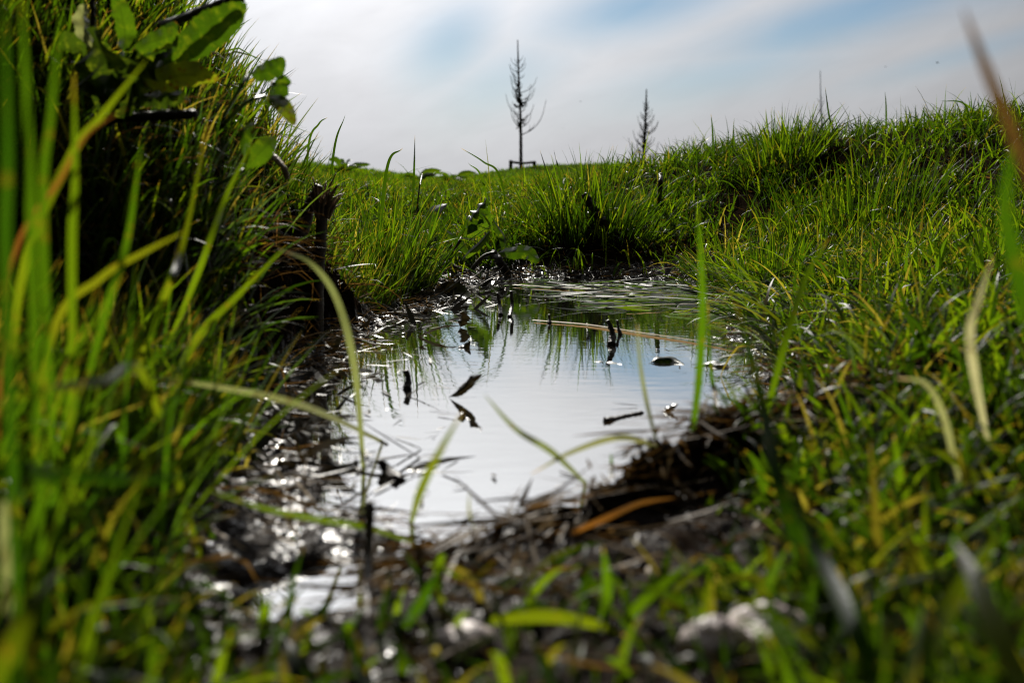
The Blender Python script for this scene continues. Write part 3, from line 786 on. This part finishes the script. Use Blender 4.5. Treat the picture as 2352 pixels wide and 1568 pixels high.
leaf_part('leaf', dp, [(300, 185, D), (262, 205, D - .03), (232, 200, D - .04), (205, 215, D - .03)], .04, (.9, .3), -.4, .4, .05, M_leaf)
leaf_part('leaf', dp, [(330, 175, D + .03), (372, 150, D + .03), (420, 128, D + .03), (470, 118, D + .03)], .034, (.5, .2), .3, .3, .1, M_float)
leaf_part('leaf', dp, [(250, 150, D + .02), (222, 120, D + .02), (170, 105, D + .02), (130, 120, D + .02)], .036, (.4, .8), .3, .3, .2, M_float)
leaf_part('leaf', dp, [(330, 165, D + .04), (345, 130, D + .04), (372, 95, D + .04), (405, 50, D + .04)], .034, (.7, .3), .3, .25, .15, M_leaf)
leaf_part('leaf', dp, [(300, 200, D + .01), (345, 222, D), (392, 218, D - .01), (432, 232, D - .01)], .028, (.8, .4), .4, .3, .05, M_float)
for k, pts in enumerate([[(300, 225, None), (345, 180, D + .01), (372, 142, D)], [(290, 225, None), (282, 170, D + .01), (280, 120, D)], [(310, 230, None), (308, 205, D + .01), (310, 190, D)]]):
    P3 = pts_of(pts)
    mesh_obj('stem', *tube(P3, [.0026, .002], 10, 7), M_leaf, dp, base=P3[0], attrs={'rnd': [.7] * 70, 't': [.3] * 70, 'u': [.5] * 70})
dq = empty('dock_plant', ground(*at(585, 300, D + .26)[:2])); tag(dq, 'smaller dock plant drooping from the outer edge of the steep bank', 'plant')
leaf_part('leaf', dq, [(570, 172, D), (600, 165, D), (630, 155, D), (652, 132, D)], .026, (.6, .1), .35, .25, .3, M_leaf)
leaf_part('leaf', dq, [(608, 222, D), (635, 232, D - .01), (658, 252, D - .02), (676, 288, D - .03)], .020, (.3, .0), .25, .12, .1, M_spot, 'hanging leaf with brown spots')
leaf_part('leaf', dq, [(560, 390, D - .02), (585, 362, D - .03), (612, 335, D - .03), (633, 316, D - .02)], .026, (.2, .1), .2, .06, .6, M_leaf)
leaf_part('leaf', dq, [(562, 370, D), (560, 330, D - .03), (566, 300, D - .04), (585, 284, D - .05)], .018, (.4, 1.0), .35, .1, .2, M_leaf)
leaf_part('leaf', dq, [(600, 240, D + .01), (630, 215, D), (640, 190, D), (636, 180, D)], .03, (.8, .5), .25, .2, .3, M_leaf)
for k, pts in enumerate([[(500, 290, None), (545, 215, D + .02), (570, 172, D)], [(500, 300, None), (560, 240, D + .02), (608, 222, D)], [(490, 430, None), (535, 405, D), (560, 390, D - .02)]]):
    P3 = pts_of(pts)
    mesh_obj('stem', *tube(P3, [.0024, .0018], 10, 7), M_leaf, dq, base=P3[0], attrs={'rnd': [.6] * 70, 't': [.3] * 70, 'u': [.5] * 70})

# withered dock at the far end of the puddle
dw = empty('dock_plant', on_water(1075, 628, .02)); tag(dw, 'withered dock plant with curled silvery leaves at the far end of the puddle', 'plant')
E = 2.72
leaf_part('leaf', dw, [(1062, 545, E), (1085, 530, E), (1112, 512, E), (1132, 490, E)], .045, (.2, -.1), .3, .12, .6, M_leaf)
leaf_part('leaf', dw, [(1068, 535, E + .02), (1082, 505, E), (1100, 480, E), (1118, 455, E)], .06, (.5, 1.0), .5, .3, .3, M_leaf, 'curled leaf with a torn silvery top')
leaf_part('leaf', dw, [(1000, 545, E), (992, 515, E), (996, 485, E - .02), (1028, 468, E - .05)], .055, (.3, 1.1), .45, .1, .1, M_leaf, 'dark folded leaf with a pale turned over tip')
leaf_part('leaf', dw, [(1010, 520, E), (1040, 545, E), (1060, 560, E), (1075, 590, E)], .03, (.6, .3), .3, .12, .05, M_leaf)
leaf_part('leaf', dw, [(1140, 580, E - .05), (1175, 578, E - .08), (1212, 580, E - .1), (1238, 604, E - .12)], .045, (.5, .2), .3, .15, .45, M_leaf)
leaf_part('leaf', dw, [(1058, 600, E - .05), (1080, 580, E - .05), (1105, 558, E - .05), (1126, 530, E - .05)], .022, (.4, .3), .6, .0, .8, M_leaf)
leaf_part('leaf', dw, [(1130, 500, E), (1145, 525, E), (1158, 550, E), (1160, 590, E - .02)], .03, (.9, .6), .6, .0, .02, M_leaf, 'dark hanging leaf')
for pts in ([(1075, 628, 0), (1030, 600, E), (1062, 545, E)], [(1075, 628, 0), (1010, 590, E), (1000, 545, E)], [(1075, 628, 0), (1110, 590, E), (1140, 580, E - .05)]):
    P3 = pts_of(pts)
    mesh_obj('stem', *tube(P3, [.006, .004], 10, 7, .1), M_stalk, dw, base=P3[0])

# ------------------------------------------------------------------ dead stalks and sticks
def stick(name, label, pts, radii, mat=None, cat='stick', n=26, ns=9, rough=.32, group=None, seed=1, sink=.0):
    P3 = pts_of(pts)
    if sink: P3[0] = P3[0] + (P3[0] - P3[1]) / np.linalg.norm(P3[0] - P3[1]) * sink
    V, Fc = tube(P3, radii, n, ns, rough, seed=seed)
    return tag(mesh_obj(name, V, Fc, mat or M_stick, base=P3[0]), label, cat, group)

b = hit(728, 772); dst = b[1]
bs = empty('broken_stalk', b); tag(bs, 'thick broken stalk with a frayed brown top standing in the mud', 'stalk')
top_ = at(741, 470, dst)
mesh_obj('stem', *tube([b - np.array([0, 0, .02]), at(733, 640, dst), top_], [.0085, .0075, .0085], 16, 10, .10, seed=2), M_stalk, bs, base=b)
ps = []
q = random.Random(4)
for k in range(46):
    a = q.uniform(0, 6.28); r_ = .009
    p0 = top_ + np.array([math.cos(a) * r_, math.sin(a) * r_, q.uniform(-.022, .01)])
    p2 = p0 + np.array([math.cos(a) * q.uniform(.0, .02) + .003, math.sin(a) * .01, q.uniform(.008, .036)])
    ps.append(tube([p0, p0 * .5 + p2 * .5 + np.array([0, 0, .004]), p2], [.0022, .0015, .0007], 5, 5, .2, seed=k))
mesh_obj('frayed_top', *join(ps)[:2], M_fray, bs, base=top_)
stick('stalk', 'leaning dark stalk propped against the frayed broken stalk', [(672, 590, dst + .03), (700, 510, dst + .02), (732, 425, dst + .01)], [.010, .009, .007], M_stalk, 'stalk', sink=.1)
stick('stick', 'thick dark stick jutting level out of the steep bank', [(215, 276, 1.16), (330, 268, 1.10), (452, 262, 1.07)], [.0055, .0048, .0042], M_stick, sink=.1)
stick('stick', 'dark stick end at the very top above the largest dock leaf', [(470, 24, 1.16), (515, 8, 1.13), (556, -6, 1.11)], [.004, .005, .0045], sink=.1)
stick('stick', 'thin dark upright stem rising behind the curled dock leaf', [(214, 110, 1.14), (213, 40, 1.13), (212, -30, 1.13)], [.003, .0025, .002])
stick('stick', 'twisted pale barked twig hanging at the foot of the smaller dock plant', [(618, 352, 1.34), (640, 372, 1.32), (655, 392, 1.31), (660, 412, 1.31)], [.004, .0035, .003], M_fray)
stick('stick', 'thick short stick leaning out of the mud at the withered dock', [(945, 664, 0), (965, 630, 2.56), (984, 600, 2.54)], [.012, .011, .010], sink=.02)
stick('stick', 'dark stick leaning into the puddle at its far end', [(1172, 638, 0), (1152, 606, 2.74), (1132, 578, 2.78)], [.012, .010, .008], sink=.03)
stick('stick', 'dark broken twig stuck in the hummock under the tall tussock', [(1384, 512, 2.98), (1365, 480, 3.0), (1342, 446, 3.02)], [.012, .011, .010])
stick('stick', 'dark short stem standing in the grass of the sunny slope', [(1513, 470, None), (1516, 432, 3.2), (1518, 398, 3.2)], [.006, .007, .005], M_stalk)
stick('stick', 'slim dark stem among the turf beside the withered dock', [(958, 480, None), (962, 440, 3.0), (970, 400, 3.0)], [.003, .002, .002], M_stalk)
stick('stick', 'stub of dark rotten stem at the water edge under the steep bank', [(618, 892, None), (624, 865, 1.22), (632, 838, 1.22)], [.010, .009, .007])
stick('stick', 'tall blackened stem with a ragged side standing in the mud below the green blades', [(575, 885, None), (578, 800, 1.2), (582, 700, 1.2)], [.006, .006, .004])
stick('stick', 'near dark upright stem standing in front of the puddle between mud and lip', [(842, 1430, None), (845, 1290, .58), (850, 1150, .6)], [.0018, .0022, .0030], M_stalk)
stick('stick', 'forked black twig poking from the near shore', [(905, 1098, 0), (890, 1080, .86), (872, 1056, .86)], [.0055, .004, .003], sink=.01)
stick('stick', 'small black twig standing upright in the water near the muddy shore', [(935, 893, 0), (938, 870, 1.24), (932, 850, 1.24)], [.0045, .003, .0035])
# standing bits in the pond
for lab, pts, rd in (
    ('crooked black twig with two arms rising from the pale floating straw', [(1404, 792, 0), (1407, 765, 1.6), (1396, 735, 1.6)], [.006, .004, .003]),
    ('thin bent twig between the standing bits and the withered dock reflection', [(1170, 728, 0), (1176, 700, 1.98), (1174, 668, 1.98)], [.0035, .003, .0025]),
    ('stub of stem beside the thin bent twig', [(1150, 724, 0), (1148, 700, 2.0), (1142, 672, 2.0)], [.004, .003, .002]),
    ('short black peg above the crooked twig arm', [(1425, 768, 0), (1420, 752, 1.7), (1418, 735, 1.7)], [.003, .002, .002]),
    ('tiny dark stub in open water near the far end', [(1262, 742, 0), (1262, 732, 1.85), (1261, 722, 1.85)], [.003, .002, .002])):
    stick('twig', lab, pts, rd, group='dark twigs standing in the puddle', cat='twig')
stick('twig', 'knotted dark twig afloat in the open water', [(1392, 968, 0), (1412, 962, 0), (1440, 955, 0), (1475, 948, 0)], [.0042, .0028, .0022, .0026], cat='twig', group='dark twigs standing in the puddle')

def dleaf(label, pts, width, twist, fold, rnd=.2, wave=.15, mat=None, cat='leaf', name='dead_leaf', group=None, prof='leaf'):
    P3 = pts_of(pts); v, f, a = ribbon(P3, width, 22, 5, twist, fold, wave, 3, prof, rnd)
    return tag(mesh_obj(name, v, f, mat or M_deadleaf, base=P3[0], attrs=a), label, cat, group)
dleaf('curled dead leaf with a thin stem rising alone from open water', [(1030, 912, 0), (1050, 900, 1.16), (1072, 882, 1.16), (1084, 870, 1.15), (1107, 860, 1.15)], .013, (.6, .2), .8, .3)
dleaf('small black crumpled scrap in front of the curled dead leaf', [(1050, 962, 0), (1062, 950, 1.07), (1072, 958, 1.07), (1080, 964, 1.06)], .011, (.5, 1.2), .9, .1, .5)
dleaf('black pointed scrap standing near the bright reeds of the sunny shore', [(1522, 946, 0), (1530, 942, 1.1), (1540, 935, 1.1), (1557, 926, 1.1)], .010, (.3, .8), .5, .1)
dleaf('black triangular leaf tip standing in the upper open water', [(1052, 800, 0), (1066, 796, 1.55), (1080, 782, 1.55)], .016, (.4, .8), .5, .2)
dleaf('ragged dead leaf standing among the far reflections', [(1058, 752, 0), (1060, 740, 1.78), (1062, 728, 1.78), (1056, 718, 1.78)], .022, (.2, .9), .6, .3, .4)
dleaf('broad black dead leaf wedged on the far shore mud under the withered dock', [(990, 690, 0), (1020, 672, 2.3), (1050, 672, 2.28), (1078, 690, 2.2)], .05, (.3, .5), -.5, .1)
dleaf('pinkish small leaf in the mud beside the broken stalk', [(752, 780, None), (758, 770, 1.62), (770, 765, 1.62), (780, 768, 1.6)], .006, (.2, .5), .3, 1.0, .1, M_orange)
dleaf('green leaf scrap with a bent stem afloat in the sunny half', [(1345, 824, 0), (1370, 832, 1.42), (1400, 836, 1.41), (1428, 838, 0)], .018, (.9, .6), .5, .3, .2, M_float)
dleaf('arched green leaf afloat beside the tall near blade', [(1490, 834, 0), (1515, 822, 1.42), (1545, 824, 1.42), (1572, 838, 0)], .018, (.9, .7), .6, .4, .15, M_float)
dleaf('mottled leaf afloat behind the tall near blade', [(1590, 848, 0), (1620, 838, 1.39), (1650, 838, 1.38), (1676, 846, 0)], .022, (.9, .6), .5, .7, .2, M_float)
# floating reeds at the sunny far shore
for k, (lab, pts, wd, rn_, mt) in enumerate((
    ('long pale straw afloat aslant across the far half of the puddle', [(1225, 738, 0), (1350, 748, 0), (1480, 768, 0), (1600, 786, 0), (1705, 806, 0)], .016, .9, M_straw),
    ('pinkish long blade afloat from the far corner to the sunny shore', [(1180, 657, 0), (1300, 664, 0), (1440, 672, 0), (1560, 680, 0)], .020, .75, M_straw),
    ('flat green reed afloat in front of the sunny shore', [(1370, 684, 0), (1460, 686, 0), (1560, 690, 0), (1700, 704, 0)], .024, .4, M_grass),
    ('flat olive reed lying highest on the sunny far shore', [(1480, 656, 0), (1560, 660, 0), (1650, 664, 0), (1740, 668, 0)], .024, .6, M_grass),
    ('thin pale reed afloat nearest below the reed mat', [(1440, 712, 0), (1530, 708, 0), (1640, 706, 0)], .010, .95, M_straw),
    ('yellowing reed afloat crossing the reed mat', [(1560, 668, 0), (1630, 684, 0), (1700, 692, 0), (1790, 712, 0)], .020, .85, M_grass),
    ('brown sodden reed between the pinkish blade and the green reed', [(1320, 690, 0), (1420, 694, 0), (1530, 700, 0)], .014, .2, M_straw))):
    P3 = pts_of(pts); P3[:, 2] += .003 + .0012 * k
    v, f, a = ribbon(P3, wd, 24, 3, (math.pi / 2 - .12, math.pi / 2 - .05), .12, .0, 3, 'blade', rn_)
    tag(mesh_obj('floating_reed', v, f, mt, base=P3[0], attrs=a), lab, 'reed', 'reeds afloat on the puddle')

# ------------------------------------------------------------------ stalks against the sky
def hero(name, label, pts, width, mat, rnd, twist=(0, .3), fold=.25, cat='grass blade', group=None):
    """pts run from the root to the tip"""
    P3 = pts_of(pts)
    if pts[0][2] is None and pts[1][2] and P3[0][1] > 1.35 * pts[1][2]:
        q_ = at(pts[0][0], pts[0][1], pts[1][2]); P3[0] = ground(q_[0], q_[1])
    v, f, a = ribbon(P3, width, 30, 3, twist, fold, 0, 3, 'blade', rnd)
    return tag(mesh_obj(name, v, f, mat, base=P3[0], attrs=a), label, cat, group)
SK = 'thin grass stalks against the sky'
for lab, pts, wd in (
    ('tall straight stalk standing alone against the sky behind the puddle', [(946, 520, None), (950, 420, 2.85), (953, 310, 2.85)], .007),
    ('long stalk arching towards the steep bank with its tip against pale sky', [(1180, 470, None), (1150, 412, 3.0), (1110, 372, 3.0), (1058, 340, 3.0)], .006),
    ('leaning stalk just below the long arching stalk', [(1145, 480, None), (1110, 420, 2.9), (1075, 374, 2.9)], .006),
    ('pair leaning stalk nearest the broken stalk top', [(740, 480, None), (765, 360, 2.4), (793, 264, 2.4)], .006),
    ('curved stalk bending over near the smaller dock plant', [(700, 460, None), (708, 340, 1.9), (732, 285, 1.9), (752, 270, 1.9)], .004),
    ('broad blade leaning against the sky above the upright clump', [(860, 440, None), (888, 390, 2.5), (925, 340, 2.5)], .008),
    ('stalk leaning away from the tall tussock', [(1290, 480, None), (1262, 412, 3.1), (1240, 345, 3.1)], .006),
    ('seed tipped stalk between the leaning stalk and the tussock', [(1300, 470, None), (1285, 400, 3.1), (1272, 345, 3.1)], .006),
    ('tallest spike on the sunny ridge', [(1920, 320, None), (1905, 270, 3.7), (1895, 200, 3.7)], .007),
    ('sharp spike low on the sunny ridge', [(1640, 350, None), (1637, 310, 3.9), (1633, 262, 3.9)], .007),
    ('fine stalk hooked over the sunny ridge', [(2230, 300, None), (2215, 240, 3.4), (2160, 232, 3.4)], .006)):
    hero('grass_stalk', lab, pts, wd, M_grass, random.uniform(.1, .6), (.2, .5), group=SK)

# ------------------------------------------------------------------ large blades close to the viewer
NB = 'large blurred blades close to the viewer'
NEAR = [
 ('brown tipped thick blade leaning down across the sky in the corner', [(2420, 560, .34), (2345, 350, .34), (2270, 170, .33), (2212, 18, .32)], .0044, M_straw, .12),
 ('tall straight green blade with a pale cut tip in front of the sunny shore', [(1590, 990, None), (1606, 860, .72), (1614, 680, .70), (1602, 462, .68)], .0058, M_hero, .35),
 ('dark green thick blade sweeping from the puddle to the bottom', [(1960, 1500, None), (1810, 1180, .50), (1745, 900, .56), (1688, 685, .60)], .0068, M_hero, .05),
 ('grey green bent blade curling over the near lip', [(1345, 1110, None), (1270, 1040, .66), (1185, 985, .66), (1112, 905, .66)], .0044, M_pale, .0),
 ('thin pale blade arching low over the water by the earth lip', [(1520, 1030, None), (1430, 1004, .70), (1320, 1035, .68), (1220, 1088, .66)], .0045, M_pale, .5),
 ('translucent blurred blade rising from the notch of the lip', [(945, 1200, None), (965, 1130, .58), (1005, 1045, .55), (1062, 945, .52)], .0050, M_hero, .9),
 ('thin short blade standing in the notch of the lip', [(1090, 1215, None), (1078, 1175, .62), (1078, 1130, .61)], .0018, M_pale, .4),
 ('pale thin stem dropping to the bright reeds', [(1512, 1030, None), (1485, 920, .76), (1470, 830, .76), (1464, 745, .76)], .0030, M_pale, .2),
 ('grey arched blade curving over the mud beside the broken stalk', [(835, 1080, None), (815, 850, .80), (775, 690, .80), (715, 605, .80), (640, 572, .82)], .0070, M_pale, .15),
 ('pale level blade crossing the dark mud', [(880, 1015, None), (745, 950, .76), (640, 915, .70), (480, 885, .68), (300, 858, .66)], .0060, M_pale, .35),
 ('yellow green level blade at the very edge above the mud', [(450, 980, None), (335, 868, .62), (240, 875, .53), (110, 895, .48), (-30, 940, .46)], .0065, M_hero, .85),
 ('long bright blade climbing diagonally in front of the steep bank', [(360, 960, None), (450, 783, .80), (545, 680, .80), (655, 568, .82)], .0080, M_hero, .75),
 ('second bright blade parallel to the long diagonal one', [(240, 985, None), (290, 843, .72), (350, 740, .72), (400, 655, .74)], .0075, M_hero, .8),
 ('very long curved blade reaching up to the dock leaves', [(20, 1000, None), (50, 640, .62), (163, 360, .62), (233, 267, .62), (335, 140, .62)], .0068, M_hero, .85),
 ('broad dark blade rising along the picture border', [(10, 1040, None), (15, 700, .36), (18, 350, .35), (10, -20, .34)], .0044, M_hero, .0),
 ('broad lit blade beside the dark border blade', [(70, 1020, None), (75, 600, .42), (62, 250, .41), (48, -20, .40)], .0042, M_hero, .25),
 ('third upright broad blade just inside the border blades', [(120, 1020, None), (100, 560, .46), (118, 260, .46), (142, 30, .46)], .0042, M_hero, .3),
 ('upright blade with bent yellow tip below the level stick', [(150, 1010, None), (165, 600, .55), (172, 420, .55), (170, 170, .55)], .0055, M_hero, .65),
 ('slanting green blade from the mud up to the level stick', [(165, 1010, None), (235, 740, .62), (290, 560, .62), (325, 330, .62)], .0065, M_hero, .3),
 ('slanting yellow blade under the smaller dock plant', [(270, 960, None), (370, 700, .72), (420, 560, .74), (478, 285, .78)], .0065, M_hero, .9),
 ('slanting fresh blade ending near the leaning stalk', [(330, 930, None), (450, 640, .85), (520, 450, .88), (580, 330, .9)], .0065, M_hero, .7),
 ('orange tipped blade bending over the slanting blades', [(40, 1010, None), (120, 770, .60), (230, 640, .60), (330, 580, .60), (424, 532, .60)], .0055, M_hero, .93),
 ('blade with a brown middle crossing behind the border blades', [(-30, 1000, None), (20, 640, .58), (140, 410, .58), (200, 310, .58), (290, 248, .60)], .0032, M_orange, .1),
 ('broad dark level blade low across the mud', [(-420, 1400, None), (-60, 1110, .40), (150, 1095, .42), (330, 1100, .45), (490, 1088, .48)], .0085, M_hero, .0),
 ('bright thin blade slanting down across the sparkling mud', [(960, 1250, None), (850, 1212, .60), (720, 1190, .57), (600, 1165, .56), (480, 1125, .56)], .0042, M_hero, .7),
 ('thick yellow green blade in the bottom corner', [(-60, 1640, .32), (20, 1500, .33), (70, 1400, .34), (150, 1300, .36)], .0090, M_hero, .85),
 ('pale rounded blade tip at the picture edge over the mud', [(5, 1300, None), (12, 1220, .40), (25, 1150, .40), (22, 1110, .40)], .0055, M_pale, .3),
 ('white shining blade standing in the rough sunny grass', [(2275, 1040, None), (2242, 880, .58), (2228, 760, .56), (2250, 680, .56), (2280, 590, .56)], .0048, M_pale, .9),
 ('grey blade arching down into the rough sunny grass', [(2215, 1150, None), (2188, 1040, .62), (2165, 950, .60), (2125, 880, .60), (2060, 868, .60)], .0040, M_pale, .5),
 ('bright thick blade fanning in the bottom corner of the sunny side', [(2080, 1620, .34), (2130, 1480, .36), (2200, 1360, .38), (2300, 1220, .40)], .0100, M_hero, .8),
 ('yellow green blade crossing the bottom corner of the sunny side', [(2360, 1600, .32), (2290, 1450, .34), (2240, 1330, .36), (2190, 1240, .38)], .0085, M_hero, .9),
 ('dark broad blade leaning over the pale stones', [(2040, 1620, .36), (1960, 1440, .38), (1890, 1290, .42), (1800, 1090, .46)], .0080, M_hero, .15),
 ('dark green blade pointing at the black face of the lip', [(930, 1440, .50), (975, 1370, .50), (1030, 1285, .50)], .0060, M_hero, .1),
 ('short olive blade in front of the black face of the lip', [(1385, 1420, .50), (1395, 1340, .50), (1385, 1255, .50)], .0055, M_hero, .5),
 ('slanting olive blade beside the short olive one', [(1420, 1440, .50), (1500, 1360, .50), (1600, 1280, .52)], .0055, M_hero, .55),
 ('bright blade lying flat under the black face of the lip', [(1130, 1425, .48), (1250, 1415, .48), (1360, 1432, .48), (1440, 1460, .48)], .0070, M_hero, .9),
 ('short green spike on the back of the lip', [(1404, 1100, None), (1405, 1070, .74), (1403, 1040, .74)], .0028, M_hero, .3),
 ('orange dead blade lying along the lip', [(1310, 1225, .62), (1390, 1190, .62), (1470, 1155, .64), (1550, 1142, .66)], .0036, M_orange, .5),
 ('dark border blade at the edge below the corner blade', [(2380, 820, .40), (2340, 640, .40), (2310, 480, .40), (2330, 300, .40)], .0065, M_hero, .1),
 ('fresh blade rising beside the sunny shore', [(1745, 1010, None), (1800, 800, .80), (1850, 640, .84), (1905, 545, .86)], .0055, M_hero, .6),
 ('slim green blade crossing the sunny shore', [(1660, 1010, None), (1640, 900, .9), (1632, 840, .9), (1625, 690, .9)], .0040, M_hero, .2),
]
for lab, pts, wd, mt, rn_ in NEAR:
    hero('grass_strand', lab, pts, wd * (.72 if pts[-1][0] < 700 else .9), mt, rn_, (random.uniform(-.4, .4), random.uniform(-.5, .5)), .2, group=NB)

# pale stones at the bottom
def stone(label, x_, y_, rx, ry, rz, seed):
    c_ = hit(x_, y_, guess=.25); q = np.random.default_rng(seed)
    nu, nv = 28, 18; V = []
    ph = q.random(6) * 6.28
    for i in range(nv + 1):
        th_ = math.pi * i / nv
        for j in range(nu):
            f = 2 * math.pi * j / nu
            n_ = np.array([math.sin(th_) * math.cos(f), math.sin(th_) * math.sin(f), math.cos(th_)])
            r_ = 1 + .14 * math.sin(3 * n_[0] + ph[0]) + .12 * math.sin(4 * n_[1] + ph[1]) + .10 * math.sin(5 * n_[2] + ph[2]) + .05 * math.sin(11 * n_[0] + 9 * n_[1] + ph[3]) + .03 * math.sin(23 * n_[2] + 17 * n_[1] + ph[4])
            V.append(c_ + n_ * r_ * np.array([rx, ry, rz]))
    Fc = [(i * nu + j, (i + 1) * nu + j, (i + 1) * nu + (j + 1) % nu, i * nu + (j + 1) % nu) for i in range(nv) for j in range(nu)]
    return tag(mesh_obj('stone', np.array(V), Fc, M_stone, base=c_), label, 'stone', 'pale stones in the grass')
stone('larger pale pinkish stone half hidden by blades near the bottom', 1790, 1480, .022, .018, .017, 1)
stone('smaller whitish stone beside the larger pinkish one', 1640, 1500, .016, .015, .014, 2)
stone('grey lump of stone in the mud at the bottom centre', 1060, 1490, .014, .012, .010, 3)
